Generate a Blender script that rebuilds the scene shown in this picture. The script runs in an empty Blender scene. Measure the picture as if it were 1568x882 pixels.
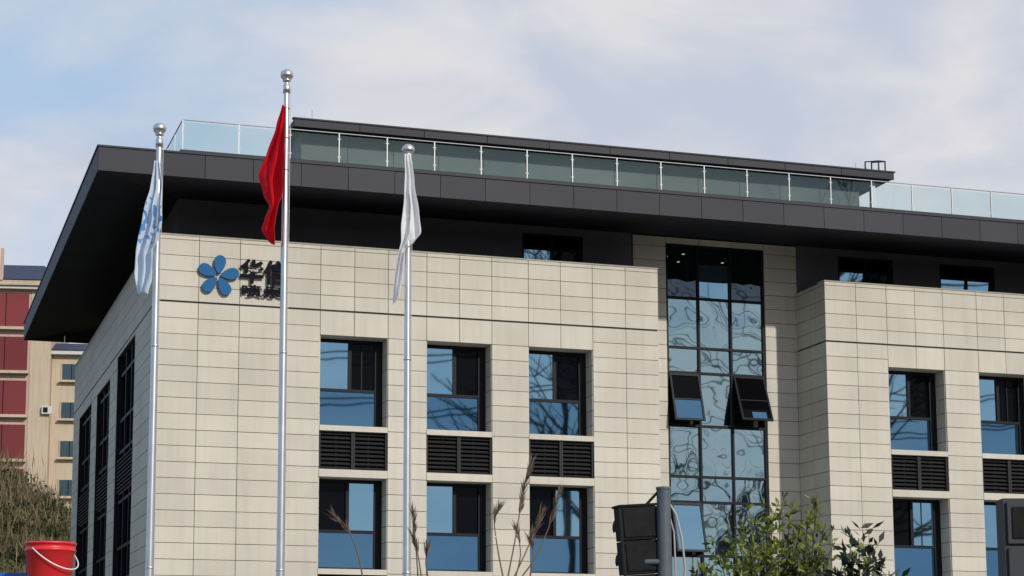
import bpy, math, random
from mathutils import Vector, Matrix, noise
random.seed(7)
R=random.Random(11)
scene=bpy.context.scene
coll=scene.collection

# ---------------------------------------------------------------- helpers
class MB:
    def __init__(s): s.v=[];s.f=[];s.m=[];s.smooth=[]
    def add(s,vs,fs,mi=0,sm=False):
        b=len(s.v); s.v+= [tuple(v) for v in vs]
        for f in fs: s.f.append([b+i for i in f]); s.m.append(mi); s.smooth.append(sm)
    def box(s,x0,x1,y0,y1,z0,z1,mi=0,M=None):
        vs=[Vector(p) for p in ((x0,y0,z0),(x1,y0,z0),(x1,y1,z0),(x0,y1,z0),(x0,y0,z1),(x1,y0,z1),(x1,y1,z1),(x0,y1,z1))]
        if M: vs=[M@v for v in vs]
        s.add(vs,[(0,3,2,1),(4,5,6,7),(0,1,5,4),(1,2,6,5),(2,3,7,6),(3,0,4,7)],mi)
    def tube(s,pts,rad,n=6,mi=0,cap=True,sm=True):
        pts=[Vector(p) for p in pts]
        if not isinstance(rad,(list,tuple)): rad=[rad]*len(pts)
        rings=[];ref=None
        for i,p in enumerate(pts):
            if i==0: d=pts[1]-p
            elif i==len(pts)-1: d=p-pts[i-1]
            else: d=pts[i+1]-pts[i-1]
            if d.length<1e-9: d=Vector((0,0,1))
            d.normalize()
            if ref is None: ref=Vector((1,0,0)) if abs(d.x)<.8 else Vector((0,1,0))
            a=(ref-d*ref.dot(d)); a.normalize(); b=d.cross(a); ref=a
            rings.append([p+(a*math.cos(2*math.pi*k/n)+b*math.sin(2*math.pi*k/n))*rad[i] for k in range(n)])
        vs=[v for r in rings for v in r]; fs=[]
        for i in range(len(pts)-1):
            for k in range(n):
                k2=(k+1)%n; fs.append((i*n+k,i*n+k2,(i+1)*n+k2,(i+1)*n+k))
        s.add(vs,fs,mi,sm)
        if cap:
            s.add(rings[0],[tuple(range(n-1,-1,-1))],mi); s.add(rings[-1],[tuple(range(n))],mi)
    def lathe(s,prof,c=(0,0,0),n=24,mi=0,sm=True):
        vs=[];fs=[]
        for r,z in prof:
            for k in range(n):
                a=2*math.pi*k/n; vs.append((c[0]+r*math.cos(a),c[1]+r*math.sin(a),c[2]+z))
        for i in range(len(prof)-1):
            for k in range(n):
                k2=(k+1)%n; fs.append((i*n+k,i*n+k2,(i+1)*n+k2,(i+1)*n+k))
        s.add(vs,fs,mi,sm)
    def obj(s,name,mats,parent=None,loc=None,rotz=None):
        me=bpy.data.meshes.new(name); me.from_pydata(s.v,[],s.f)
        for m in mats: me.materials.append(m)
        for i,p in enumerate(me.polygons):
            p.material_index=s.m[i]; p.use_smooth=s.smooth[i]
        me.update()
        o=bpy.data.objects.new(name,me); coll.objects.link(o)
        if parent: o.parent=parent
        if loc: o.location=loc
        if rotz is not None: o.rotation_euler[2]=rotz
        return o
def empty(name,loc=(0,0,0),rz=0):
    o=bpy.data.objects.new(name,None); coll.objects.link(o); o.location=loc; o.rotation_euler[2]=rz; return o

def mat(name,col,rough=.6,metal=0,var=.0,vscale=3,island=0.0,bump=0,bscale=20,spec=.5,col2=None,trans=0,streak=0):
    m=bpy.data.materials.new(name); m.use_nodes=True
    nt=m.node_tree;N=nt.nodes;L=nt.links
    p=N["Principled BSDF"]; p.inputs["Roughness"].default_value=rough; p.inputs["Metallic"].default_value=metal
    p.inputs["Specular IOR Level"].default_value=spec
    p.inputs["Base Color"].default_value=(*col,1)
    last=None
    tc=N.new("ShaderNodeTexCoord")
    if var or col2:
        n=N.new("ShaderNodeTexNoise"); n.inputs["Scale"].default_value=vscale; n.inputs["Detail"].default_value=6
        L.new(tc.outputs["Object"],n.inputs["Vector"])
        mx=N.new("ShaderNodeMix"); mx.data_type='RGBA'
        c2=col2 or tuple(c*(1-var) for c in col); c1=col if col2 else tuple(min(1,c*(1+var)) for c in col)
        mx.inputs[6].default_value=(*c1,1); mx.inputs[7].default_value=(*c2,1)
        mr=N.new("ShaderNodeMapRange"); mr.inputs[1].default_value=.35; mr.inputs[2].default_value=.65
        L.new(n.outputs[0],mr.inputs[0]); L.new(mr.outputs[0],mx.inputs[0]); last=mx.outputs[2]
    def scaleby(sock):
        nonlocal last
        h=N.new("ShaderNodeVectorMath"); h.operation='SCALE'
        if last: L.new(last,h.inputs[0])
        else: h.inputs[0].default_value=col
        L.new(sock,h.inputs["Scale"]); last=h.outputs[0]
    if island:
        g=N.new("ShaderNodeNewGeometry"); mr=N.new("ShaderNodeMapRange")
        mr.inputs[3].default_value=1-island; mr.inputs[4].default_value=1+island
        L.new(g.outputs["Random Per Island"],mr.inputs[0]); scaleby(mr.outputs[0])
    if streak:
        mp=N.new("ShaderNodeMapping"); mp.inputs["Scale"].default_value=(3.5,3.5,.22); L.new(tc.outputs["Object"],mp.inputs[0])
        n=N.new("ShaderNodeTexNoise"); n.inputs["Scale"].default_value=1.5; n.inputs["Detail"].default_value=5; L.new(mp.outputs[0],n.inputs["Vector"])
        mr=N.new("ShaderNodeMapRange"); mr.inputs[1].default_value=.45; mr.inputs[2].default_value=.75; mr.inputs[3].default_value=1; mr.inputs[4].default_value=1-streak
        L.new(n.outputs[0],mr.inputs[0]); scaleby(mr.outputs[0])
    if last: L.new(last,p.inputs["Base Color"])
    if bump:
        n=N.new("ShaderNodeTexNoise"); n.inputs["Scale"].default_value=bscale; n.inputs["Detail"].default_value=5
        L.new(tc.outputs["Object"],n.inputs["Vector"])
        b=N.new("ShaderNodeBump"); b.inputs["Strength"].default_value=1; b.inputs["Distance"].default_value=bump
        L.new(n.outputs[0],b.inputs["Height"]); L.new(b.outputs[0],p.inputs["Normal"])
    if trans:
        t=N.new("ShaderNodeBsdfTranslucent"); ms=N.new("ShaderNodeMixShader"); ms.inputs[0].default_value=trans
        if last: L.new(last,t.inputs[0])
        else: t.inputs[0].default_value=(*col,1)
        L.new(p.outputs[0],ms.inputs[1]); L.new(t.outputs[0],ms.inputs[2]); L.new(ms.outputs[0],N["Material Output"].inputs[0])
    return m
def glassmat(name,tint,body,fac,rough=.02,bump=0,bscale=1.,transp=None,island=.0):
    m=bpy.data.materials.new(name); m.use_nodes=True
    nt=m.node_tree;N=nt.nodes;L=nt.links;N.clear()
    out=N.new("ShaderNodeOutputMaterial"); g=N.new("ShaderNodeBsdfGlossy"); g.inputs["Color"].default_value=(*tint,1); g.inputs["Roughness"].default_value=rough
    if transp: d=N.new("ShaderNodeBsdfTransparent"); d.inputs[0].default_value=(*transp,1)
    else: d=N.new("ShaderNodeBsdfDiffuse"); d.inputs[0].default_value=(*body,1)
    ms=N.new("ShaderNodeMixShader"); ms.inputs[0].default_value=fac
    L.new(d.outputs[0],ms.inputs[1]); L.new(g.outputs[0],ms.inputs[2]); L.new(ms.outputs[0],out.inputs[0])
    tc=N.new("ShaderNodeTexCoord")
    if bump:
        n=N.new("ShaderNodeTexNoise"); n.inputs["Scale"].default_value=bscale; n.inputs["Detail"].default_value=1.2
        L.new(tc.outputs["Object"],n.inputs["Vector"])
        b=N.new("ShaderNodeBump"); b.inputs["Strength"].default_value=1; b.inputs["Distance"].default_value=bump
        L.new(n.outputs[0],b.inputs["Height"]); L.new(b.outputs[0],g.inputs["Normal"])
    return m

M_tile=mat("cream_stone_panel",(.465,.434,.372),.6,var=.06,vscale=.5,island=.055,bump=.0008,bscale=60,spec=.3,streak=.09)
M_joint=mat("panel_joint",(.05,.047,.042),.9)
M_fascia=mat("dark_aluminium_fascia",(.033,.033,.042),.55,metal=.0,island=.12,var=.06,vscale=.5,spec=.18)
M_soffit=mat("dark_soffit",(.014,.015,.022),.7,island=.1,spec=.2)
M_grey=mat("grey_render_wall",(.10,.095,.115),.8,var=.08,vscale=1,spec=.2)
M_frame=mat("black_window_frame",(.007,.008,.011),.5,spec=.15)
M_louv=mat("louvre_metal",(.022,.021,.022),.6,spec=.2)
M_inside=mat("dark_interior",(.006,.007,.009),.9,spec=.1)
M_steel=mat("stainless_steel",(.60,.60,.60),.32,metal=1,var=.06,vscale=4)
M_rail=mat("railing_steel",(.30,.31,.32),.5,metal=.7)
M_gblue=glassmat("tinted_blue_glass",(.12,.265,.41),(.01,.02,.035),.85,bump=.0015,bscale=.8)
M_glight=glassmat("light_blue_glass",(.28,.50,.64),(.02,.03,.045),.85,bump=.0015,bscale=.8)
M_gdark=glassmat("dark_glass",(.5,.6,.7),(.003,.003,.004),.012,bump=.002,bscale=1.2)
M_gcur=glassmat("curtain_wall_glass",(.35,.51,.56),(.015,.02,.025),.85,bump=.020,bscale=.75)
M_gclear=glassmat("clear_dark_glass",(.5,.65,.75),(0,0,0),.16,transp=(.35,.42,.45),bump=.01,bscale=1.1)
M_grail=glassmat("railing_glass",(.6,.75,.75),(0,0,0),.07,transp=(.90,.955,.95))
M_pent=mat("penthouse_cladding",(.075,.09,.09),.6,var=.15,vscale=.8,island=.12,spec=.2)
M_blue=mat("logo_blue",(.006,.09,.23),.6,spec=.2)
M_black=mat("black_letter",(.008,.009,.014),.8,spec=.08)
m=bpy.data.materials.new("ceiling_lamp"); m.use_nodes=True; p=m.node_tree.nodes["Principled BSDF"]
p.inputs["Emission Color"].default_value=(1,.93,.8,1); p.inputs["Emission Strength"].default_value=1.6; M_lamp=m

# ---------------------------------------------------------------- office building
ba=math.radians(17.05)
BC=(-8.675,54.0,0)
B=empty("office_building",BC,ba)
def b2w(x,y,z=0):
    return Vector((BC[0]+x*math.cos(ba)-y*math.sin(ba),BC[1]+x*math.sin(ba)+y*math.cos(ba),z))

TOP=15.05; BAND=13.10
rows_top=[15.05,14.93,14.46,14.0,13.55,BAND+.012]
rows_low=[BAND-.03]+[BAND-.03-.4655*i for i in range(1,28)]+[0.0]
HEADS=[12.35,8.13,3.91]
def storey(h): return dict(head=h,sill=h-2.69,lt=h-2.85,lb=h-3.99,nb=h-4.22)
WL=[(4.84,6.92),(8.12,10.18),(11.36,13.46)]
WR=[(23.70,25.78),(27.05,29.13),(30.4,32.48),(33.75,35.83)]
colsL=[0,1.21,2.42,3.63,4.84,5.88,6.92,8.12,9.15,10.18,11.36,12.41,13.46,14.56,15.66]
colsR=[21.47,22.59,23.70,24.74,25.78,27.05,28.09,29.13,30.4,31.44,32.48,33.75,34.79,35.83,37.1,38.3]
tiles=MB(); backing=MB()
G=.0085
def tile_front(x0,x1,z0,z1):
    j=R.uniform(-.003,.003);k=R.uniform(-.002,.002);l=R.uniform(-.002,.002)
    x0+=G;x1-=G;z0+=G;z1-=G
    tiles.add([(x0,j-k-l,z0),(x1,j+k-l,z0),(x1,.04,z0),(x0,.04,z0),(x0,j-k+l,z1),(x1,j+k+l,z1),(x1,.04,z1),(x0,.04,z1)],[(0,3,2,1),(4,5,6,7),(0,1,5,4),(1,2,6,5),(2,3,7,6),(3,0,4,7)],0)
def in_open(wins,xm,zm):
    for a,b in wins:
        if a<xm<b:
            if zm<HEADS[0]: return True
    return False
def front_part(cols,wins):
    x0a,x1a=cols[0],cols[-1]
    for i in range(len(cols)-1):
        a,b=cols[i],cols[i+1]; xm=(a+b)/2
        for r in range(len(rows_top)-1): tile_front(a,b,rows_top[r+1],rows_top[r])
        isw=in_open(wins,xm,5); 
        between=any(w[0]-.01<=xm for w in wins) and any(xm<=w[1]+.01 for w in wins)
        if isw: tile_front(a,b,HEADS[0],BAND-.03)
        elif between:
            tile_front(a,b,HEADS[0],BAND-.03)
            z=HEADS[0]
            while z>0.05:
                tile_front(a,b,max(0,z-.4688),z); z-=.4688
        else:
            for r in range(len(rows_low)-1):
                if rows_low[r]-rows_low[r+1]>.02: tile_front(a,b,rows_low[r+1],rows_low[r])
    segs=[];prev=x0a
    for a,b in wins:
        segs.append((prev,a));prev=b
    segs.append((prev,x1a))
    for a,b in segs: backing.box(a+.03,b-.03,.041,.70,0,HEADS[0]-.02,0)
    backing.box(x0a+.03,x1a-.03,.041,.42,HEADS[0]+.03,TOP-.02,0)
    tiles.box(x0a-.015,x1a+.015,-.02,.45,TOP+.002,TOP+.04,0)
front_part(colsL,WL); front_part(colsR,WR)
def tile_side(x,y0,y1,z0,z1,s=-1):
    j=R.uniform(-.0025,.0025)
    if s<0: tiles.box(x+j,x+.04,y0+G,y1-G,z0+G,z1-G,0)
    else: tiles.box(x-.04,x+j,y0+G,y1-G,z0+G,z1-G,0)
for (x,s) in ((21.47,-1),(15.66,1)):
    for y0,y1 in ((.045,1.05),(1.05,2.06)):
        for rr in (rows_top,rows_low):
            for r in range(len(rr)-1):
                if rr[r]-rr[r+1]>.02: tile_side(x,y0,y1,rr[r+1],rr[r],s)
backing.box(21.512,21.9,.8,2.9,0,TOP-.01); backing.box(15.2,15.618,.8,2.9,0,TOP-.01)
trim=MB();fr=MB();gl=MB();lou=MB()
WD=.62
def window(a,b,h,flip,kind):
    st=storey(h)
    zt,zs=st['head'],st['sill']
    fr.box(a+.02,b-.02,WD-.04,WD+.06,zt-.10,zt-.005)
    fr.box(a+.02,b-.02,WD-.04,WD+.06,zs+.003,zs+.08)
    fr.box(a+.02,a+.12,WD-.04,WD+.06,zs+.08,zt-.10)
    fr.box(b-.26,b-.02,WD-.04,WD+.06,zs+.08,zt-.10)
    tr=zs+1.10
    fr.box(a+.12,b-.26,WD-.05,WD+.05,tr,tr+.09)
    mx=a+1.0 if not flip else a+.96
    fr.box(mx,mx+.10,WD-.045,WD+.055,tr+.09,zt-.10)
    def pane(x0,x1,z0,z1,mi,y=WD):
        t=R.uniform(-.006,.006);u=R.uniform(-.006,.006)
        gl.add([(x0,y-t,z0),(x1,y+t,z0),(x1,y+t+u,z1),(x0,y-t+u,z1)],[(0,1,2,3)],mi)
    pane(a+.12,b-.26,zs+.08,tr,0)
    lm=1; dm=2
    if not flip: pane(a+.12,mx,tr+.09,zt-.1,lm); pane(mx+.1,b-.26,tr+.09,zt-.1,dm,WD+.03)
    else: pane(a+.12,mx,tr+.09,zt-.1,dm,WD+.03); pane(mx+.1,b-.26,tr+.09,zt-.1,lm)
    if kind==1:
        fr.box(mx+.40,mx+.44,WD-.01,WD+.05,tr+.09,zt-.1)
def opening(a,b,flips,kinds=(0,0,0)):
    for k,h in enumerate(HEADS):
        st=storey(h)
        window(a,b,h,flips[k%len(flips)],kinds[k])
        trim.box(a+.002,b-.002,-.012,WD+.1,st['lt'],st['sill'],0)
        zb=max(st['nb'],0.0)
        if st['lb']>0.1:
            trim.box(a+.002,b-.002,-.012,WD+.1,zb+.004,st['lb'],0)
        z0=max(st['lb'],0.0);z1=st['lt']
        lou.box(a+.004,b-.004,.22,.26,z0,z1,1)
        n=9
        for xx0,xx1 in ((a+.06,(a+b)/2-.06),((a+b)/2+.06,b-.06)):
            for i in range(n):
                zc=z0+(z1-z0)*(i+.5)/n
                Mx=Matrix.Translation((0,.13,zc))@Matrix.Rotation(math.radians(38),4,'X')
                lou.box(xx0,xx1,-.06,.06,-.008,.008,0,Mx)
        for xc in (a+.032,(a+b)/2-.03,(a+b)/2+.03,b-.032):
            lou.box(xc-.026,xc+.026,.05,.219,z0+.002,z1-.002,0)
        for xc in (a+.55,b-.55): lou.box(xc-.015,xc+.015,.15,.219,z0+.002,z1-.002,0)
        tiles.box(a+.003,b-.003,.045,WD+.05,h+.003,h+.03,0)
        z=h
        while z>st['sill']+.02:
            zb2=max(st['sill'],z-.4688)
            tiles.box(b-.018,b+.03,.045,WD+.08,zb2+G,z-G,0)
            tiles.box(a-.03,a+.018,.045,WD+.08,zb2+G,z-G,0)
            z-=.4688
    lou.box(a,b,WD+.25,WD+.28,0,HEADS[0]+.1,1)
fl=[[0,1,0],[0,0,1],[0,1,0]]
kd=[(1,0,0),(0,0,0),(0,1,0)]
for i,(a,b) in enumerate(WL): opening(a,b,fl[i],kd[i])
fl=[[0,1,0],[0,0,0],[0,1,0],[1,0,0]]
kd=[(0,1,0),(1,0,0),(0,0,0),(0,0,0)]
for i,(a,b) in enumerate(WR): opening(a,b,fl[i],kd[i])

# ---- left side wall
DEP=23.2
openY=[(4.6,9.0,12.95),(11.0,14.9,12.6),(16.7,20.9,12.6)]
ys=[0.045,1.4,2.9,4.6,6.1,7.6,9.0,11.0,13.0,14.9,16.7,18.1,19.5,20.9,22.0,DEP]
for i in range(len(ys)-1):
    a,b=ys[i],ys[i+1];ym=(a+b)/2
    for r in range(len(rows_top)-1): tile_side(0,a,b,rows_top[r+1],rows_top[r])
    o=[q for q in openY if q[0]<ym<q[1]]
    for r in range(len(rows_low)-1):
        z1,z0=rows_low[r],rows_low[r+1]
        if z1-z0<.02: continue
        if o:
            if z0>=o[0][2]-.02: tile_side(0,a,b,z0,z1)
            elif z1>o[0][2]: tile_side(0,a,b,o[0][2],z1)
        else: tile_side(0,a,b,z0,z1)
prev=.72
for a,b,zt in openY+[(DEP,DEP,0)]:
    if prev<a: backing.box(.041,.6,prev,a-.02,0,TOP-.02)
    if b>a: backing.box(.041,.6,a,b,zt+.03,TOP-.02)
    prev=b+.02
backing.box(.041,.6,.43,.73,0.0,TOP-.03)
tiles.box(-.02,.45,.46,DEP,TOP+.002,TOP+.04,0)
lw=MB()
for a,b,zt in openY:
    lw.box(.35,.4,a-.1,b+.1,0,zt+.1,1)
    for (y0,y1) in ((a-.019,a+.05),(b-.05,b+.019)): lw.box(.003,.3,y0,y1,0,zt,0)
    w=(b-a); n=3
    for k in range(n+1):
        yc=a+.1+(w-.2)*k/n; lw.box(.10,.26,yc-.05,yc+.05,0,zt-.002,0)
    for h in HEADS:
        st=storey(h)
        for z in (min(h,zt)-.06,st['sill']+.05,st['sill']+1.1,st['lb']):
            if z>0: lw.box(.11,.25,a+.05,b-.05,z-.05,z+.05,0)
        if st['lb']>0:
            nn=9
            for i in range(nn):
                zc=st['lb']+(st['lt']-st['lb'])*(i+.5)/nn
                lw.box(.05,.14,a+.1,b-.1,zc-.03,zc+.01,2)
        for k in range(n):
            y0=a+.1+(w-.1)*k/n; y1=a+(w-.1)*(k+1)/n
            lw.add([(.2,y1,st['sill']+.1),(.2,y0,st['sill']+.1),(.2,y0,st['sill']+1.05),(.2,y1,st['sill']+1.05)],[(0,1,2,3)],4 if k==0 else 3)
            lw.add([(.2,y1,st['sill']+1.15),(.2,y0,st['sill']+1.15),(.2,y0,min(h,zt)-.1),(.2,y1,min(h,zt)-.1)],[(0,1,2,3)],3)
lw.obj("side_windows",[M_frame,M_inside,M_louv,M_gdark,M_gblue],B)

backing.box(.6,15.2,DEP-.4,DEP,0,TOP-.05); backing.box(21.9,38.3,DEP-.4,DEP,0,TOP-.05)
backing.box(15.2,21.9,DEP-.41,DEP-.02,0,TOP-.05)
backing.box(38.0,38.3,.75,DEP-.45,0,TOP-.05)
backing.box(.61,15.1,.75,DEP-.45,14.0,14.2); backing.box(22,37.9,.75,DEP-.45,14.0,14.2)
tiles.obj("stone_cladding",[M_tile],B); backing.obj("wall_structure",[M_joint],B)
trim.obj("sill_bands",[M_tile],B); fr.obj("window_frames",[M_frame],B)
gl.obj("window_panes",[M_gblue,M_glight,M_gdark],B); lou.obj("louvres",[M_louv,M_inside],B)

# ---- curtain wall strip
D=2.06
cw=MB();cg=MB();cf=MB()
def dtile(x0,x1,z0,z1,y=D-.04):
    j=R.uniform(-.002,.002); cf.box(x0+G,x1-G,y+j,y+.06,z0+G,z1-G)
for r in range(len(rows_low)-1):
    if rows_low[r]-rows_low[r+1]>.02:
        dtile(15.665,16.82,rows_low[r+1],rows_low[r]); dtile(20.34,21.465,rows_low[r+1],rows_low[r])
zr=[BAND-.03+.4655*i for i in range(0,8)]+[16.66]
for i in range(len(zr)-1):
    dtile(15.665,16.82,zr[i],zr[i+1]); dtile(20.34,21.53,zr[i],zr[i+1])
for a,b in ((16.82,18.0),(18.0,19.15),(19.15,20.34)): dtile(a,b,16.46,16.66)
cf.box(15.67,16.80,D+.025,D+.35,0,16.65,1); cf.box(20.36,21.45,D+.025,D+.35,0,16.65,1); cf.box(16.8,20.36,D+.025,D+.34,16.48,16.65,1)
cf.obj("stair_tower_cladding",[M_tile,M_joint],B)
Zs=[16.45,14.68,13.03,12.20,10.46,8.80,7.98,6.24,4.58,3.76,2.02,0.3]
Xs=[16.86,17.98,19.13,20.30]
for z in Zs: cw.box(16.83,20.33,D+.02,D+.16,z-.04,z+.04)
for x in Xs: cw.box(x-.035,x+.035,D+.01,D+.15,0,16.44)
opened={(3,0):16,(3,2):23,(6,0):15}
for i in range(len(Zs)-1):
    for k in range(3):
        x0,x1=Xs[k]+.035,Xs[k+1]-.035; z1,z0=Zs[i]-.04,Zs[i+1]+.04
        if (i,k) in opened:
            an=math.radians(opened[(i,k)])
            Mx=Matrix.Translation((0,D+.02,z1))@Matrix.Rotation(-an,4,'X')
            h=z1-z0
            cw.box(x0,x1,-.03,.03,-.08,0,0,Mx); cw.box(x0,x1,-.03,.03,-h,-h+.07,0,Mx)
            cw.box(x0,x0+.06,-.03,.03,-h+.07,-.08,0,Mx); cw.box(x1-.06,x1,-.03,.03,-h+.07,-.08,0,Mx)
            zm=-h*.55
            if i==3: sp_=((-h+.07,zm-.02,3 if k==0 else 2),(zm+.02,-.08,2)); cw.box(x0+.06,x1-.06,-.025,.025,zm-.02,zm+.02,0,Mx)
            else: sp_=((-h+.07,-.08,4),)
            for (q0,q1,mi) in sp_:
                vs=[Mx@Vector(p) for p in ((x0+.06,0,q0),(x1-.06,0,q0),(x1-.06,0,q1),(x0+.06,0,q1))]
                cg.add(vs,[(0,1,2,3)],mi)
            if i==3 and k==2:  # blue patch laid over the dark pane, standing for its reflection
                vs=[Mx@Vector(p) for p in ((x0+.4,-.004,-h+.07),(x1-.2,-.004,-h+.07),(x1-.2,-.004,-h+.32),(x0+.4,-.004,-h+.32))]
                cg.add(vs,[(0,1,2,3)],3)
            for xx in (x0+.03,x1-.03): cw.tube([(xx,D+.08,z0+.5),Mx@Vector((xx,.02,-h+.3))],.012,4)
            cw.box(x0-.03,x1+.03,D+.30,D+.33,z0-.02,z1+.02)  # black sheet stands for the unlit opening behind the sash
            continue
        t=R.uniform(-.012,.012);u=R.uniform(-.01,.01); y=D+.08
        if i==0 and k==1:
            cw.box(x0,x1,D+.03,D+.13,15.80,15.86)
            cg.add([(x0,y-t,z0),(x1,y+t,z0),(x1,y+t+u,15.8),(x0,y-t+u,15.8)],[(0,1,2,3)],5)
            cg.add([(x0,y,15.86),(x1,y,15.86),(x1,y,z1),(x0,y,z1)],[(0,1,2,3)],1)
            continue
        mi=1 if i==0 else 0
        cg.add([(x0,y-t,z0),(x1,y+t,z0),(x1,y+t+u,z1),(x0,y-t+u,z1)],[(0,1,2,3)],mi)
cw.obj("curtain_wall_mullions",[M_frame],B)
M_gmid=glassmat("curtain_sky_reflection_glass",(.28,.48,.62),(.015,.02,.025),.8,bump=.004,bscale=.75)  # blue tint carries the sky reflection in the middle top pane
cg.obj("curtain_wall_panes",[M_gcur,M_gclear,M_gdark,M_gblue,M_glight,M_gmid],B)
rm=MB()
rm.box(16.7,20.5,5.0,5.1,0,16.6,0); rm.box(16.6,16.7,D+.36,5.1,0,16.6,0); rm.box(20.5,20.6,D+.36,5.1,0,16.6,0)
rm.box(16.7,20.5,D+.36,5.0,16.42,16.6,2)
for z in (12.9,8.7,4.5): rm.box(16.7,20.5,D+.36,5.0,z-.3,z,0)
for x,y in ((17.2,3.0),(17.5,3.6),(17.9,3.1),(19.7,3.9),(18.2,4.2)):
    rm.box(x,x+.08,y,y+.08,16.405,16.415,1)
for i in range(9): rm.box(17.2+i*.28,17.48+i*.28,3.9,4.9,14.0+i*.17,14.12+i*.17,3)
rm.box(17.95,18.02,2.9,2.97,14.0,16.4,3)
rm.obj("stair_interior",[M_inside,M_lamp,M_soffit,M_grey],B)

# ---- recessed top storey
tw=MB();tf=MB();tg=MB()
tops=[(11.88,13.95),(23.11,25.19),(26.98,29.13),(31.6,33.7)]
zlo,zhi=14.2,16.72
def wallseg(a,b,wins):
    p=a
    for w in wins:
        tw.box(p,w[0],D,D+.25,zlo,zhi); tw.box(w[0],w[1],D,D+.25,16.46,zhi); tw.box(w[0],w[1],D,D+.25,zlo,14.75); p=w[1]
        x0,x1=w; z0,z1=14.75,16.46
        tf.box(x0,x1,D+.06,D+.14,z1-.08,z1-.002);tf.box(x0,x1,D+.06,D+.14,z0,z0+.07)
        mx=x0+(x1-x0)*.5
        for xx in (x0+.04,mx,x1-.12): tf.box(xx-.04,xx+.04,D+.055,D+.145,z0+.07,z1-.08)
        tf.box(x0,x1,D+.058,D+.142,15.94,16.02)
        tl=.10
        for (p0,p1,q0,q1,mi,tt) in ((x0+.08,mx-.04,z0+.07,15.94,1,tl),(mx+.04,x1-.16,z0+.07,15.94,1 if w[0]>25 else 2,tl),(x0+.08,mx-.04,16.02,z1-.08,2,0),(mx+.04,x1-.16,16.02,z1-.08,2,0)):
            tg.add([(p0,D+.1+tt,q0),(p1,D+.1+tt,q0),(p1,D+.1,q1),(p0,D+.1,q1)],[(0,1,2,3)],mi)
        tf.box(x0,x1,D+.255,D+.28,z0,z1)
    tw.box(p,b,D,D+.25,zlo,zhi)
wallseg(.87,15.64,tops[:1]); wallseg(21.55,37,tops[1:])
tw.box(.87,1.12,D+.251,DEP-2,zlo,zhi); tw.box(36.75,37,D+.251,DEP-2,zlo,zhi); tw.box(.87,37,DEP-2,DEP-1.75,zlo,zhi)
tw.obj("upper_storey_wall",[M_grey],B); tf.obj("upper_window_frames",[M_frame],B); tg.obj("upper_window_panes",[M_gblue,M_glight,M_gdark],B)

# ---- roof slab with fascia panels and sloped soffit
ro=MB()
X0,X1,Y0,Y1=-2.0,39.5,-2.0,DEP+1.2
zb,zt=16.25,16.93
ro.box(X0+.04,X1-.04,Y0+.04,Y1-.04,16.74,16.90,1)
def q(a,b,c,d,mi): ro.add([a,b,c,d],[(0,1,2,3)],mi)
n=30
yi=D;xi=.87
for i in range(n):
    xa=X0+.03+(X1-X0-.06)*i/n; xb=X0+.03+(X1-X0-.06)*(i+1)/n-.012
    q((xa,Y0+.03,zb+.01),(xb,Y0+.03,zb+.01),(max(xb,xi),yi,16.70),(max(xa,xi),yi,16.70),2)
n=18
for i in range(n):
    ya=Y0+.03+(Y1-Y0-.06)*i/n; yb=Y0+.03+(Y1-Y0-.06)*(i+1)/n-.012
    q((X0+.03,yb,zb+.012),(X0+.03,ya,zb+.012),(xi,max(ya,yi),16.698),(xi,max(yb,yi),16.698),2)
xs=[X0,-.35]+[1.0+1.39*i for i in range(28)]
xs=[v for v in xs if v<X1]+[X1]
for a,b in zip(xs[:-1],xs[1:]): 
    j=R.uniform(-.003,.003); ro.box(a+.008,b-.008,Y0+j,Y0+.03,zb,zt,0)
yy=[Y0+.032]+[1.39*i-.6 for i in range(18)]; yy=[v for v in yy if v<Y1]+[Y1]
for a,b in zip(yy[:-1],yy[1:]):
    ro.box(X0,X0+.03,a+.008,b-.008,zb,zt,0); ro.box(X1-.03,X1,a+.008,b-.008,zb,zt,0)
for a,b in zip(xs[:-1],xs[1:]): ro.box(a+.008,b-.008,Y1-.03,Y1,zb,zt,0)
ro.box(X0-.03,X1+.03,Y0-.03,Y0+.3,zt+.003,zt+.05,0); ro.box(X0-.03,X0+.3,Y0+.302,Y1,zt+.004,zt+.05,0)
ro.box(.33,X1-.4,-1.72,-1.45,16.9,17.13,0); ro.box(.33,.55,-1.448,Y1-1,16.9,17.13,0)
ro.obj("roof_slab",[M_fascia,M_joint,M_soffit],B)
# ---- penthouse
ph=MB()
px0,px1=4.75,24.3
nn=13
for i in range(nn):
    a=px0+(px1-px0)*i/nn;b=px0+(px1-px0)*(i+1)/nn
    ph.box(a+.01,b-.01,2.6,2.66,16.9,19.30,1)
ph.box(px0,px1,2.665,14,16.9,19.29,1)
ph.box(4.39,25.3,2.0,2.06,19.27,19.50,0)
x=4.39
while x<25.2:
    b=min(x+2.1,25.3); ph.box(x+.01,b-.01,1.97,1.998,19.27,19.50,0); x=b
ph.box(4.39,25.3,2.062,14.6,19.30,19.48,0)
ph.box(4.35,25.34,1.94,2.1,19.505,19.55,0)
ph.box(24.6,24.75,2.3,2.45,16.9,19.27,2)
for (x,h) in ((5.1,.55),(24.2,.45),(24.6,.3)): ph.tube([(x,2.6,19.5),(x,2.6,19.5+h)],.012,5,2)
for x in (24.85,25.1): ph.tube([(x,2.2,19.5),(x,2.2,19.95),(x-.12,2.9,20.1),(x-.12,2.9,19.5)],.03,5,0)
ph.tube([(24.85,2.2,19.95),(25.1,2.2,19.95)],.03,5,0)
ph.obj("penthouse",[M_fascia,M_pent,M_rail],B)
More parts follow.
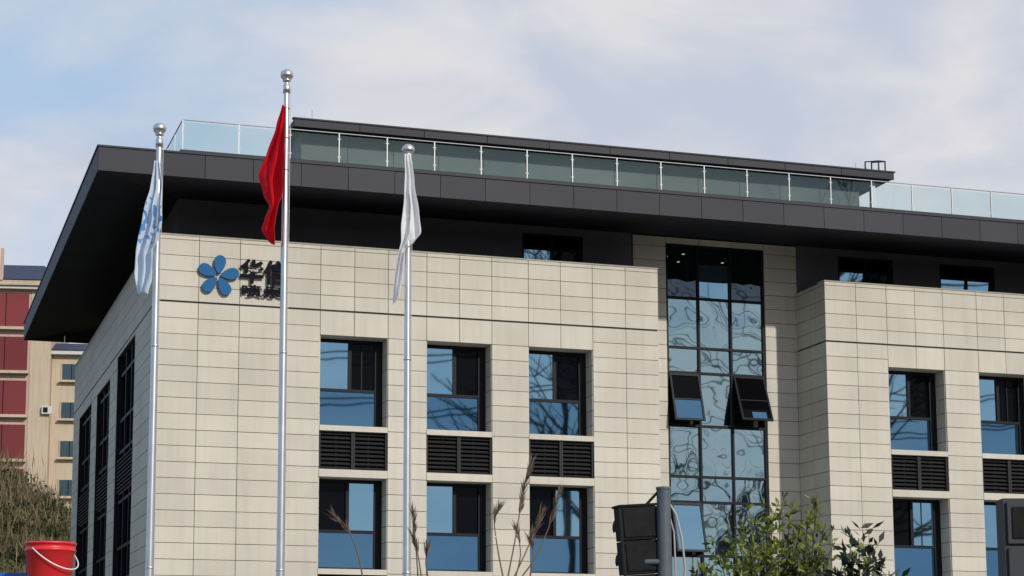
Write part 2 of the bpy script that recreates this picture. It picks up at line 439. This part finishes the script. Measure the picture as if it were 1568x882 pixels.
# ---- glass railing
ra=MB();rg=MB()
ry=-1.6; zr0,zr1=17.17,18.03
px=[.40,2.02,3.52]+[4.98+1.45*i for i in range(24)]
px=[v for v in px if v<X1-.4]
ra.tube([(.40,ry,zr1+.01),(px[-1],ry,zr1+.01)],.018,8)
ra.tube([(.40,ry,zr1+.01),(.40,Y1-1.2,zr1+.01)],.018,8)
for x in px:
    ra.box(x-.016,x+.016,ry-.02,ry+.02,17.13,zr1)
    for z in (17.32,17.86):
        ra.box(x-.05,x+.05,ry-.02,ry-.010,z-.012,z+.012)
for a,b in zip(px[:-1],px[1:]): rg.box(a+.04,b-.04,ry-.006,ry+.006,zr0,zr1-.06)
y=ry
while y+1.45<Y1-1.2:
    rg.box(.394,.406,y+.04,y+1.41,zr0,zr1-.06); y+=1.45
    ra.box(.38,.42,y-.016,y+.016,17.13,zr1)
ra.obj("railing_posts",[M_rail],B); rg.obj("railing_glass",[M_grail],B)

# ---- sign
sg=MB()
cx,cz=1.76,13.90
def petal(ang,L0,w,mi=0):
    P=[]
    n=28
    for i in range(n):
        t=2*math.pi*i/n
        l=L0*(.56+.44*math.cos(t)); wd=w*math.sin(t)*(.45+.62*(l/L0))
        P.append((l,wd))
    ca,sa=math.cos(ang),math.sin(ang)
    P=[(cx+(l*ca-wd*sa),cz+(l*sa+wd*ca)) for l,wd in P]
    N_=len(P)
    vs=[(x,-.12,z) for x,z in P]+[(x,-.05,z) for x,z in P]
    fs=[tuple(range(N_))]+[tuple(range(2*N_-1,N_-1,-1))]+[(i,i+N_,(i+1)%N_+N_,(i+1)%N_) for i in range(N_)]
    sg.add(vs,fs,0)
for k in range(5): petal(math.radians(12+72*k),.62,.205)
sg.obj("flower_logo",[M_blue],B)
def text(body,x,z,size,sx=1.0,name="sign_letters",off=.018):
    cu=bpy.data.curves.new(name,"FONT"); cu.body=body; cu.size=size; cu.extrude=.03; cu.offset=off; cu.space_character=1.0
    cu.materials.append(M_black)
    o=bpy.data.objects.new(name,cu); coll.objects.link(o); o.parent=B
    o.rotation_euler=(math.pi/2,0,0); o.location=(x,-.09,z); o.scale=(sx,1,1)
text("华信",2.40,13.82,.74,.96,off=.022); text("喷泉",2.42,13.38,.37,1.76,"sign_letters_lower",.006)

# ---------------------------------------------------------------- flagpoles and flags
def flagpole(loc,top,nm):
    b=MB()
    b.tube([(0,0,.0),(0,0,.5),(0,0,top*.5),(0,0,top-.35)],[.085,.083,.066,.05],20)
    b.lathe([(.05,top-.35),(.066,top-.345),(.066,top-.20),(.055,top-.19),(.04,top-.13),(.075,top-.12),(.075,top-.10),(.03,top-.09)],n=20)
    b.lathe([(0.001,top-.105)]+[(.12*math.sin(math.pi*i/14),top-.105*math.cos(math.pi*i/14)) for i in range(1,14)]+[(.001,top+.105)],n=24)
    b.lathe([(.22,0),(.22,.03),(.1,.05),(.085,.2)],n=24)
    b.tube([(.09,-.03,1.2),(.075,-.03,top*.6),(.075,-.02,top-.25)],.005,4,1,sm=False)
    b.box(.08,.12,-.03,.03,1.1,1.3)
    for z in (3.9,7.8): b.lathe([(.0+.083-.0023*z,z-.02),(.089-.0023*z,z-.016),(.089-.0023*z,z+.016),(.083-.0023*z,z+.02)],n=20)
    return b.obj(nm,[M_steel,M_rope],loc=loc)
M_rope=mat("rope",(.5,.5,.5),.8)
P1=(-5.32,33.0,0);P2=(-3.12,33.67,0);P3=(-.91,34.35,0)
flagpole(P1,11.75,"flagpole");flagpole(P2,12.97,"flagpole.001");flagpole(P3,11.76,"flagpole.002")
def flag(nm,loc,prof,nf,amp,mt,seed,yo=-.08):
    rr=random.Random(seed)
    rows=70;cols=60
    prof=sorted(prof,key=lambda p:-p[0])
    def ev(z):
        for a,b in zip(prof[:-1],prof[1:]):
            if b[0]<=z<=a[0]:
                t=(a[0]-z)/(a[0]-b[0]) if a[0]>b[0] else 0
                t=t*t*(3-2*t)*.5+t*.5
                return a[1]+(b[1]-a[1])*t,a[2]+(b[2]-a[2])*t
        return prof[-1][1:]
    zt,zb=prof[0][0],prof[-1][0]
    b=MB();vs=[]
    ph=[rr.uniform(0,6.28) for _ in range(4)]
    for i in range(rows+1):
        v=i/rows;z=zt+(zb-zt)*v
        xl,xr=ev(z);w=xr-xl
        for j in range(cols+1):
            u=j/cols
            fx=u+.10*math.sin(u*nf*6.28+ph[0]+v*1.5)*min(1,v*4)
            fx=max(0,min(1,fx))
            x=xl+w*fx
            y=yo+amp*min(1,.25+v*2)*(math.cos(u*nf*6.28+ph[0]+v*1.6+.8*math.sin(v*5+ph[1]))+.35*math.sin(u*nf*13+v*4+ph[2]))
            n_=noise.noise(Vector((x*3,z*2.2,seed)))
            vs.append((x+.02*n_,y+.06*n_,z+.04*noise.noise(Vector((u*3,v*2,seed+5)))))
    fs=[(i*(cols+1)+j,i*(cols+1)+j+1,(i+1)*(cols+1)+j+1,(i+1)*(cols+1)+j) for i in range(rows) for j in range(cols)]
    b.add(vs,fs,0,True)
    for z in (zt-.04,zt-.6,zt-1.2):
        b.tube([(.06*math.cos(a*.785),.06*math.sin(a*.785),z) for a in range(9)],.008,4,0,cap=False)
    return b.obj(nm,[mt],loc=loc)
M_red=mat("red_cloth",(.60,.008,.022),.7,var=.12,vscale=2,trans=.3,spec=.2)
M_white=mat("white_cloth",(.86,.86,.88),.75,trans=.4)
M_wb=mat("white_blue_cloth",(.62,.70,.80),.75,trans=.35)
nt=M_wb.node_tree;N=nt.nodes;L=nt.links
tc=N.new("ShaderNodeTexCoord");mp=N.new("ShaderNodeMapping");mp.inputs["Scale"].default_value=(9,0,5)
nz=N.new("ShaderNodeTexNoise");nz.inputs["Scale"].default_value=1.3;nz.inputs["Detail"].default_value=1
L.new(tc.outputs["Object"],mp.inputs[0]);L.new(mp.outputs[0],nz.inputs["Vector"])
cr=N.new("ShaderNodeValToRGB");cr.color_ramp.elements[0].position=.53;cr.color_ramp.elements[0].color=(0,0,0,1);cr.color_ramp.elements[1].position=.57;cr.color_ramp.elements[1].color=(1,1,1,1)
L.new(nz.outputs[0],cr.inputs[0])
sx=N.new("ShaderNodeSeparateXYZ");L.new(tc.outputs["Object"],sx.inputs[0])
c1=N.new("ShaderNodeMath");c1.operation='COMPARE';c1.inputs[1].default_value=10.05;c1.inputs[2].default_value=.42;L.new(sx.outputs[2],c1.inputs[0])
mm=N.new("ShaderNodeMath");mm.operation='MULTIPLY';L.new(cr.outputs[0],mm.inputs[0]);L.new(c1.outputs[0],mm.inputs[1])
mx=N.new("ShaderNodeMix");mx.data_type='RGBA';mx.inputs[6].default_value=(.60,.70,.82,1);mx.inputs[7].default_value=(.03,.22,.55,1)
L.new(mm.outputs[0],mx.inputs[0]);L.new(mx.outputs[2],N["Principled BSDF"].inputs["Base Color"])
def Zp(y,y0,z0,s): return z0-(y-y0)/s
def prof(pts,y0,z0,s,polex):
    return [(Zp(y,y0,z0,s),(a-polex(y))/89.,(b-polex(y))/89.) for y,a,b in pts]
flag("white_blue_flag",P1,prof([(250,236,245),(290,228,250),(340,216,253),(378,209,245),(392,208,236),(425,206,236),(455,212,226)],198,11.74,85.7,lambda y:243-(y-198)*.019),2.5,.09,M_wb,3)
flag("red_flag",P2,prof([(165,432,436),(200,422,436),(240,406,436),(275,393,435),(305,401,433),(322,410,427),(345,402,424),(358,397,421),(374,408,421),(381,414,420)],115,12.97,83.6,lambda y:438-(y-115)*.0104),1.8,.10,M_red,5)
flag("white_flag",P3,prof([(238,618,628),(280,617,634),(330,615,643),(360,613,648),(375,612,636),(388,609,620),(430,603,617),(458,600,612),(470,599,603)],229,11.76,82.6,lambda y:622+(y-229)*.006),2.2,.06,M_white,9)

# ---------------------------------------------------------------- background apartment block
A=empty("apartment_building",(-31.4,145,0),math.radians(6))
M_ap=mat("apartment_plaster",(.46,.38,.28),.85,var=.06,vscale=.3,streak=.15)
M_ap2=mat("apartment_pink_plaster",(.46,.33,.27),.85,var=.06,vscale=.3,streak=.15)
M_apr=mat("maroon_panel",(.16,.03,.035),.6,island=.2,spec=.2)
M_rb=mat("blue_roof_sheet",(.035,.045,.085),.6,var=.1,spec=.2)
M_wt=mat("white_trim",(.5,.5,.48),.7)
M_gw=glassmat("apartment_glass",(.20,.32,.38),(.02,.03,.035),.3)
a=MB()
a.box(-12,0,0,14,4,33.2,1); a.box(-1.55,.01,-.05,.2,4,33.2,0)
a.box(-12.3,.4,-.5,14.4,33.2,33.45,2); a.box(-12.5,.6,-.7,14.6,33.45,33.85,0)
a.add([(-12.6,-.8,33.87),(.7,-.8,33.87),(.7,14.7,33.87),(-12.6,14.7,33.87),(-11,2,35.6),(-.9,2,35.6),(-.9,10,35.6),(-11,10,35.6)],[(0,1,5,4),(1,2,6,5),(2,3,7,6),(3,0,4,7),(4,5,6,7)],3)
a.box(-3.95,-3.7,-.8,-.5,33.8,36.3,1)
for k in range(8):
    z=32.9-3.42*k
    a.box(-5.2,-1.75,-.12,-.02,z-2.65,z,4)
    a.box(-3.5,-3.44,-.14,-.12,z-2.65,z,6)
    a.box(-5.4,-1.6,-.5,-.01,z-2.9,z-2.68,0)
a.box(0.02,6.2,1.0,13,4,28.3,0); a.box(-.1,6.6,.5,13.3,28.3,28.6,2); 
a.add([(-.1,.4,28.62),(6.7,.4,28.62),(6.7,13.4,28.62),(-.1,13.4,28.62),(-.1,3.5,29.7),(6.7,3.5,29.7)],[(0,1,5,4),(2,3,4,5),(1,2,5),(3,0,4)],3)
for k in range(7):
    z=27.6-3.02*k
    for x in (.85,4.6):
        a.box(x-.1,x+1.5,.93,.99,z-1.3,z+.08,0)
        a.box(x,x+1.4,.90,.925,z-1.22,z,5)
        a.box(x+.67,x+.73,.86,.90,z-1.22,z,6)
        a.box(x-.2,x+1.6,.6,.99,z-1.45,z-1.31,0)
    if k==1 or k==4:
        a.box(-.5,.3,-.35,-.06,z-1.1,z-.5,2); a.box(-.4,-.05,-.37,-.355,z-1.0,z-.6,6)
a.tube([(2.9,.93,4),(2.9,.93,28)],.07,6,2)
a.obj("apartment_block",[M_ap,M_ap2,M_wt,M_rb,M_apr,M_gw,M_frame],A)

# ---------------------------------------------------------------- ground, hill, pavement, road
def hill(x,y):
    d=((x+38)/24)**2+((y-120)/38)**2
    h=21*math.exp(-d*1.0)
    h+=2.0*noise.noise(Vector((x*.06,y*.06,0)))*min(1,h/4)
    return max(0,h-2.2)
M_grass=mat("dry_grass_ground",(.05,.055,.025),.95,col2=(.10,.085,.045),vscale=.25,bump=.05,bscale=2)
g=MB()
def axis(lo,hi,dense0,dense1,ds,far):
    v=[]
    x=lo
    while x<dense0: v.append(x); x+=far
    x=dense0
    while x<dense1: v.append(x); x+=ds
    while x<=hi: v.append(x); x+=far
    return v
ax=axis(-2000,2000,-110,30,2.5,120);ay=axis(-2000,3000,60,210,2.5,120)
vs=[(x,y,hill(x,y)) for y in ay for x in ax];w=len(ax)
g.add(vs,[(j*w+i,j*w+i+1,(j+1)*w+i+1,(j+1)*w+i) for j in range(len(ay)-1) for i in range(w-1)],0,True)
g.obj("ground",[M_grass],loc=(0,0,-.02))
M_pave=mat("paving",(.28,.27,.25),.85,var=.1,vscale=2); M_asph=mat("asphalt",(.05,.05,.052),.9,var=.15,vscale=6,bump=.004,bscale=80)
M_paint=mat("road_paint",(.75,.75,.72),.7); M_kerb=mat("kerb_stone",(.35,.34,.32),.8)
b=MB(); b.box(-30,60,-28,-.2,-.2,.02); b.obj("plaza_pavement",[M_pave],loc=(BC[0],BC[1],0),rotz=ba)
b=MB(); b.box(-90,120,-52,-40,-.2,.0,0); b.obj("road",[M_asph],loc=(BC[0],BC[1],.0),rotz=ba)
b=MB()
for i in range(30): b.box(-90+i*7,-87+i*7,-46.07,-45.93,.002,.006)
b.obj("road_marking",[M_paint],loc=(BC[0],BC[1],0),rotz=ba)
b=MB(); b.box(-90,120,-40,-39.8,-.1,.14); b.box(-90,120,-52.2,-52,-.1,.14); b.obj("kerb",[M_kerb],loc=(BC[0],BC[1],0),rotz=ba)

# hillside vegetation
M_leafA=mat("shrub_leaf",(.040,.055,.018),.7,island=.5,trans=.25)
M_leafB=mat("dry_stalk",(.15,.115,.06),.8,island=.5,trans=.2)
def leaf(b,p,d,up,L0,w,mi):
    s_=d.cross(up); 
    if s_.length<1e-4: s_=Vector((1,0,0))
    s_.normalize(); 
    b.add([p,p+d*L0*.45+s_*w,p+d*L0,p+d*L0*.45-s_*w],[(0,1,2,3)],mi)
def rv(r): 
    v=Vector((r.gauss(0,1),r.gauss(0,1),r.gauss(0,1))); v.normalize(); return v
hs=MB();r=random.Random(4)
for c in range(560):
    y=r.uniform(84,118); x=-y*r.uniform(.19,.29); z=hill(x,y)
    s_=r.uniform(.5,2.0); dry=r.random()<.35
    for k in range(95):
        if dry:
            p=Vector((x+r.gauss(0,.6)*s_,y+r.gauss(0,.5)*s_,z-.1)); d=Vector((r.gauss(0,.25),r.gauss(0,.25),1)).normalized()
            leaf(hs,p+d*r.uniform(0,.5),d,rv(r),r.uniform(.4,1.0)*s_,.03,1)
        else:
            q_=rv(r)*r.random()**.4*s_*.8; q_.z=abs(q_.z)*1.2
            leaf(hs,Vector((x,y,z))+q_,rv(r),rv(r),r.uniform(.15,.35),.09,0)
hs.obj("hillside_shrubs",[M_leafA,M_leafB])

# ---------------------------------------------------------------- foreground tree
M_bark=mat("bark",(.06,.048,.035),.9,var=.2,vscale=8)
M_leafC=mat("tree_leaf",(.042,.07,.016),.55,island=.55,trans=.3)
M_leafD=mat("young_leaf",(.20,.24,.04),.55,island=.3,trans=.35)
M_leafE=mat("dark_leaf",(.022,.033,.018),.55,island=.4,trans=.2)
def at(px,py,Y):
    th=math.atan(423/2921);s,c=math.sin(th),math.cos(th)
    a=(px-700)/2921;b=(652-py)/2921;t=Y/(c-b*s)
    return Vector((a*t,Y,1.6+(s+b*c)*t))
def sapling(nm,base,tips,leafm,r,dens,lsz,young=.3):
    b=MB(); base=Vector(base)
    fork=base+Vector((0,0,1.5))
    b.tube([base,base+Vector((.04,0,.8)),fork],[.07,.055,.045],8,0)
    for t in tips:
        t=Vector(t)
        mid=fork.lerp(t,.5)+Vector((r.gauss(0,.08),r.gauss(0,.08),-.15)); st=fork-Vector((0,0,r.uniform(0,.5)))
        P=[]
        for i in range(9):
            u=i/8; P.append((1-u)**2*st+2*u*(1-u)*mid+u*u*t+Vector((r.gauss(0,.015),r.gauss(0,.015),0)))
        b.tube(P,[.022*(1-.75*i/8) for i in range(9)],5,0)
        vig=r.uniform(.4,1.4)
        for i in range(3,9):
            lo=max(1,int((dens+(3 if i<7 else 0))*vig))
            for k in range(lo):
                u=r.random(); p=P[i-1].lerp(P[i],u)
                tw=rv(r); tw.z=abs(tw.z)+.5; tw.normalize(); l=r.uniform(.05,.36)
                e=p+tw*l
                if k%2==0: b.tube([p,e],[.007,.0035],3,0,cap=False)
                for q_ in range(4):
                    d=(tw+rv(r)*.9).normalized()
                    pp=p+tw*l*r.uniform(.3,1)
                    isy=(i>=7 and r.random()<young*1.6) or r.random()<young*.12
                    leaf(b,pp,d,rv(r),lsz*r.uniform(.6,1.25),lsz*.21,2 if isy else 1)
    return b.obj(nm,[M_bark,leafm,M_leafD])
r=random.Random(21)
tips=[at(x,y,25+r.uniform(-.5,.5)) for x,y in ((1100,850),(1122,828),(1140,800),(1150,790),(1168,812),(1183,784),(1196,780),(1212,783),(1225,794),(1240,797),(1252,776),(1262,802),(1275,830),(1150,844),(1205,835),(1080,866),(1230,845),(1180,855),(1290,858),(1110,862),(1160,850),(1215,862),(1250,850),(1140,872),(1265,862),(1195,848),(1135,838),(1245,865),(1175,835),(1090,876),(1125,856),(1222,826),(1070,880),(1190,868))]
sapling("young_tree",(4.15,25.2,0),tips,M_leafC,r,6,.12,.5)
tips=[at(x,y,22+r.uniform(-.3,.3)) for x,y in ((1300,836),(1315,824),(1332,842),(1350,864),(1285,870),(1322,862),(1362,874),(1300,880),(1270,875))]
sapling("broadleaf_shrub",(4.7,22,0),tips,M_leafE,r,5,.15,.08)

# reed grass
M_reed=mat("reed_stalk",(.12,.09,.055),.8,island=.3); M_plume=mat("reed_plume",(.17,.125,.10),.9,island=.4,trans=.35)
def reed(nm,Y,stems,r):
    b=MB()
    for pts in stems:
        P=[at(x,y,Y) for x,y in pts[0]]
        Q=[]
        for i in range(len(P)-1):
            p0=P[max(0,i-1)];p1=P[i];p2=P[i+1];p3=P[min(len(P)-1,i+2)]
            for k in range(6):
                t=k/6; Q.append(.5*((2*p1)+(p2-p0)*t+(2*p0-5*p1+4*p2-p3)*t*t+(3*p1-p0-3*p2+p3)*t**3))
        Q.append(P[-1])
        root=Vector((Q[0].x+r.uniform(-.15,.15),Y+r.uniform(-.1,.1),0))
        Q=[root,root.lerp(Q[0],.5)]+Q
        n=len(Q); b.tube(Q,[.0042*(1-.6*i/n) for i in range(n)],4,0)
        f=pts[1]
        s0=int(n*(1-f))
        for i in range(max(2,s0),n):
            d0=(Q[i]-Q[i-1]).normalized()
            for k in range(int(pts[2]*1.7)):
                p=Q[i-1].lerp(Q[i],r.random()); d=(d0+rv(r)*.36).normalized()
                leaf(b,p,d,rv(r),r.uniform(.02,.09),.0027,1)
        for k in range(5):
            d=Vector((r.gauss(0,.35),r.gauss(0,.2),1)).normalized(); leaf(b,root+Vector((r.gauss(0,.05),0,r.uniform(.1,.6))),d,Vector((0,1,0)),r.uniform(.8,1.3),.012,0)
    b.obj(nm,[M_reed,M_plume])
r=random.Random(8)
reed("reed_grass",9.5,[([(778,882),(790,820),(800,760),(812,712)],.42,11),([(770,882),(762,840),(757,800),(762,782)],.3,7),([(788,882),(803,850),(818,815),(828,788)],.35,8),([(800,882),(822,850),(843,800),(856,757)],.3,7),([(790,882),(797,848),(792,812)],.25,6),([(812,882),(817,850),(812,828)],.3,6)],r)
reed("reed_grass.001",9.0,[([(555,882),(548,848),(535,815),(516,794)],.3,6),([(655,882),(652,860),(655,840)],.3,6),([(640,882),(637,840),(632,785)],.33,7),([(645,882),(640,850),(633,820)],.4,6)],r)

# ---------------------------------------------------------------- bucket, crate and platform
M_rp=mat("red_plastic",(.60,.02,.028),.4,var=.06,vscale=6); M_bp=mat("blue_plastic",(.012,.10,.38),.45); M_wp=mat("white_handle",(.7,.7,.7),.5)
Yb=11.8; bx=(75-700)/2951*Yb-.02; zt_=2.575
b=MB()
zb_=zt_-.34
b.lathe([(.001,.0),(.118,0),(.122,.01),(.15,.285),(.158,.287),(.158,.297),(.150,.299),(.152,.325),(.160,.327),(.162,.337),(.155,.341),(.147,.337),(.118,.02),(.001,.015)],n=48)
hp=[(.163*math.cos(t)*.98+.004,-.165*math.sin(t)-.01,.30-.13*math.sin(t)) for t in [math.pi*i/20 for i in range(21)]]
b.tube([Matrix.Rotation(math.radians(55),3,'Z')@Vector(p) for p in hp],.004,6,1)
b.obj("red_bucket",[M_rp,M_wp],loc=(bx,Yb,zb_))
b=MB()
b.box(-.40,.18,-.25,.25,0,.15); 
for k in range(6): b.box(-.38+k*.1,-.33+k*.1,-.262,-.251,.01,.14)
b.box(-.415,.195,-.265,.265,.151,.175)
b.obj("blue_plastic_crate",[M_bp],loc=(bx-.35,Yb+.55,zb_))
b=MB()
for k in range(5): b.box(-1.1,1.0,-.5+k*.34,-.18+k*.34,-.04,0,0)
for x in (-1.05,.95):
    for y in (-.45,1.1): b.tube([(x,y,-zb_),(x,y,-.04)],.024,8,1)
    b.tube([(x,-.45,-.09),(x,1.1,-.09)],.024,8,1); b.tube([(x,-.45,-1.5),(x,1.1,-.4)],.02,8,1)
for y in (-.45,1.1): b.tube([(-1.05,y,-.065),(.95,y,-.065)],.024,8,1)
b.obj("scaffold_platform",[mat("timber_plank",(.22,.15,.09),.85,var=.2,vscale=5),M_steel],loc=(bx,Yb,zb_))

# ---------------------------------------------------------------- traffic lights seen from behind
M_hous=mat("signal_housing",(.009,.009,.010),.7,spec=.12,var=.3,vscale=9); M_pole=mat("painted_grey_pole",(.075,.095,.115),.5,var=.12,vscale=6,spec=.3); M_cable=mat("grey_cable",(.3,.3,.3),.6)
T=empty("traffic_light",(at(1018,882,19)[0],19,0))
ztop=at(1018,746,19)[2]
b=MB(); b.tube([(0,0,0),(0,0,ztop-.02)],[.085,.07],18,0); b.lathe([(.073,ztop-.03),(.076,ztop-.02),(.076,ztop),(.001,ztop+.01)],n=18)
b.lathe([(.18,0),(.18,.03),(.09,.05)],n=18)
b.tube([(-.03,0,ztop-.02),(-.17,0,ztop-.17),(-.20,0,ztop-.24)],.014,6,1)
b.tube([(0,-.02,ztop-.75),(-.2,-.02,ztop-.75)],.03,8,0)
b.tube([(.05,0,ztop-.15),(.12,-.02,ztop-.28),(.17,-.03,ztop-.5),(.20,-.03,ztop-.8),(.16,-.02,ztop-1.4),(.07,0,ztop-1.7)],.012,6,2)
b.tube([(.05,.03,ztop-.25),(.10,.02,ztop-.45),(.11,.0,ztop-.9),(.06,0,ztop-1.3)],.01,6,2)
b.obj("post",[M_pole,M_hous,M_cable],T)
def signal_head(parent,w,h,dp,n,loc,rot):
    b=MB(); mh=h/n
    for k in range(n):
        z0=k*mh
        b.box(-w/2,w/2,-dp/2,dp/2,z0+.004,z0+mh-.004)
        b.box(-w/2+.025,w/2-.025,-dp/2-.012,-dp/2-.001,z0+.03,z0+mh-.03)
        rr_=min(w,mh)*.42
        P=[(rr_*math.cos(a),rr_*math.sin(a)) for a in [math.pi*(-.1+1.2*i/14) for i in range(15)]]
        vs=[(x,dp/2,z0+mh/2+z) for x,z in P]+[(x,dp/2+.2,z0+mh/2+z-.02) for x,z in P]
        b.add(vs,[(i,i+1,i+16,i+15) for i in range(14)],0)
        b.tube([(0,dp/2+.001,z0+mh/2),(0,dp/2+.02,z0+mh/2)],rr_*.95,18,2)
    b.box(-w/2-.015,w/2+.015,-dp/2-.015,dp/2+.015,h-.004,h+.02)
    for sx_ in (-1,1): b.box(sx_*(w/2+.004)-.006,sx_*(w/2+.004)+.006,-dp/2-.018,-dp/2+.03,.01,h-.01,1)
    o=b.obj("signal_head",[M_hous,M_louv,M_black],parent); o.location=loc; o.rotation_euler=rot
    md=o.modifiers.new("bevel","BEVEL"); md.width=.008; md.segments=2; md.limit_method='ANGLE'
signal_head(T,.38,1.02,.18,3,(-.215,.06,ztop-.21-1.0),(0,math.radians(-4.5),math.radians(16)))
T2=empty("traffic_light.001",(at(1585,882,15)[0],15,0))
zz=at(1550,765,15)[2]
b=MB(); b.tube([(.12,.0,0),(.12,0,zz+.2)],.06,16,0); b.tube([(.12,0,zz-.1),(-.05,0,zz-.1)],.02,8,0); b.lathe([(.14,0),(.14,.03),(.07,.05)],c=(.12,0,0),n=18); b.obj("post",[M_pole],T2)
b=MB()
b.box(-.26,.03,-.1,.1,zz-.75,zz); b.box(-.235,.005,-.125,-.101,zz-.36,zz-.03); b.box(-.235,.005,-.125,-.101,zz-.72,zz-.39)
b.box(-.20,-.03,-.135,-.126,zz-.32,zz-.07,1)
o=b.obj("signal_head",[mat("grey_housing",(.035,.037,.042),.6,spec=.25),M_hous],T2)
md=o.modifiers.new("b","BEVEL"); md.width=.012; md.segments=2

# ---------------------------------------------------------------- things behind the camera (seen in the glass)
def b2(x,y,z): return b2w(x,y,z)
b=MB()
for x in (-10,36,80):
    p=b2(x,-62,0); b.tube([p,p+Vector((0,0,32))],[.3,.16],10)
    u=Vector((-math.sin(ba),math.cos(ba),0))
    for z in (22,25,28,31): 
        b.tube([p+u*-1.5+Vector((0,0,z)),p+u*1.5+Vector((0,0,z))],.09,6)
for z in (22.2,25.2,28.2,31.2):
    for off in (-1.4,1.4):
        for x0,x1 in ((-10,36),(36,80)):
            P=[]
            for i in range(25):
                t=i/24; P.append(b2(x0+(x1-x0)*t,-62+off,z-2.4*4*t*(1-t)))
            b.tube(P,.055,4)
b.obj("power_line",[mat("cable_black",(.02,.02,.02),.7)])
def bare_tree(nm,base,H,seed):
    r=random.Random(seed); b=MB()
    def br(p,d,L0,rad,lev):
        P=[p];q_=p.copy();dd=d.copy();n=6
        for i in range(n):
            dd=(dd+rv(r)*.16+Vector((0,0,.04))).normalized(); q_=q_+dd*L0/n; P.append(q_.copy())
        b.tube(P,[rad*(1-.6*i/n) for i in range(n+1)],5 if lev<2 else 3,0,cap=False)
        if lev<3:
            for k in range(5 if lev else 9):
                i=r.randint(2,n); e=(dd+rv(r)*.9).normalized(); e.z=abs(e.z)*.7+.1; br(P[i],e.normalized(),L0*r.uniform(.45,.7),rad*.55,lev+1)
    br(Vector(base),Vector((0,0,1)),H*.6,.36,0)
    b.obj(nm,[M_bark])
bare_tree("bare_tree",b2(47,-58,0),31,3)
bare_tree("bare_tree.001",b2(41,-64,0),26,6)

# ---------------------------------------------------------------- sky, sun, camera
el=math.radians(29); sd=Vector((.61,-.796,0)).normalized(); sd=Vector((sd.x*math.cos(el),sd.y*math.cos(el),math.sin(el)))
su=bpy.data.lights.new("sun","SUN"); su.energy=3.4; su.angle=math.radians(1.5); su.color=(1,.95,.87)
so=bpy.data.objects.new("sun",su); coll.objects.link(so); so.rotation_euler=sd.to_track_quat('Z','Y').to_euler()
w=bpy.data.worlds.new("World"); scene.world=w; w.use_nodes=True
N=w.node_tree.nodes;L=w.node_tree.links; N.clear()
out=N.new("ShaderNodeOutputWorld");bg=N.new("ShaderNodeBackground"); bg.inputs[1].default_value=.1
sky=N.new("ShaderNodeTexSky"); sky.sky_type='NISHITA'; sky.sun_disc=False; sky.sun_elevation=el; sky.sun_rotation=math.atan2(.61,-.796)
sky.air_density=1.0; sky.dust_density=1.0
tc=N.new("ShaderNodeTexCoord")
mp=N.new("ShaderNodeMapping"); mp.inputs["Scale"].default_value=(1.3,1.3,2.8); mp.inputs["Location"].default_value=(.3,.0,.2)
L.new(tc.outputs["Generated"],mp.inputs[0])
n1=N.new("ShaderNodeTexNoise"); n1.inputs["Scale"].default_value=3.4; n1.inputs["Detail"].default_value=6; n1.inputs["Roughness"].default_value=.5; n1.inputs["Distortion"].default_value=.5
L.new(mp.outputs[0],n1.inputs["Vector"])
sp=N.new("ShaderNodeSeparateXYZ"); L.new(tc.outputs["Generated"],sp.inputs[0])
m1=N.new("ShaderNodeMath"); m1.operation='MULTIPLY'; m1.inputs[1].default_value=.55; L.new(sp.outputs[0],m1.inputs[0])
m2=N.new("ShaderNodeMath"); m2.operation='ADD'; L.new(n1.outputs[0],m2.inputs[0]); L.new(m1.outputs[0],m2.inputs[1])
mr=N.new("ShaderNodeMapRange"); mr.inputs[1].default_value=.24; mr.inputs[2].default_value=.56; mr.inputs[3].default_value=.28; mr.inputs[4].default_value=1.0
mr.interpolation_type='SMOOTHSTEP'
L.new(m2.outputs[0],mr.inputs[0])
n2=N.new("ShaderNodeTexNoise"); n2.inputs["Scale"].default_value=5.0; n2.inputs["Detail"].default_value=5; n2.inputs["Roughness"].default_value=.5; n2.inputs["Distortion"].default_value=.4; L.new(mp.outputs[0],n2.inputs["Vector"])
n2r=N.new("ShaderNodeMapRange"); n2r.inputs[1].default_value=.36; n2r.inputs[2].default_value=.62; n2r.interpolation_type='SMOOTHSTEP'; L.new(n2.outputs[0],n2r.inputs[0])
cc=N.new("ShaderNodeMix"); cc.data_type='RGBA'; cc.inputs[6].default_value=(5.5,6.0,7.1,1); cc.inputs[7].default_value=(7.5,7.35,7.6,1)
L.new(n2r.outputs[0],cc.inputs[0])
mx=N.new("ShaderNodeMix"); mx.data_type='RGBA'; L.new(mr.outputs[0],mx.inputs[0])
sk=N.new("ShaderNodeMix"); sk.data_type='RGBA'; sk.inputs[0].default_value=.7; L.new(sky.outputs[0],sk.inputs[6]); sk.inputs[7].default_value=(3.6,6.0,9.0,1)
L.new(sk.outputs[2],mx.inputs[6]); L.new(cc.outputs[2],mx.inputs[7])
L.new(mx.outputs[2],bg.inputs[0]); L.new(bg.outputs[0],out.inputs[0])

cam=bpy.data.cameras.new("camera"); co=bpy.data.objects.new("camera",cam); coll.objects.link(co)
co.location=(0,0,1.6); co.rotation_euler=(math.pi/2+math.atan(423/2921),0,0)
cam.sensor_width=36; cam.lens=2921/1568*36; cam.shift_x=84/1568; cam.shift_y=211/1568; cam.clip_end=6000; cam.clip_start=.1
scene.camera=co
scene.view_settings.view_transform='Standard'; scene.view_settings.look='None'; scene.view_settings.exposure=0
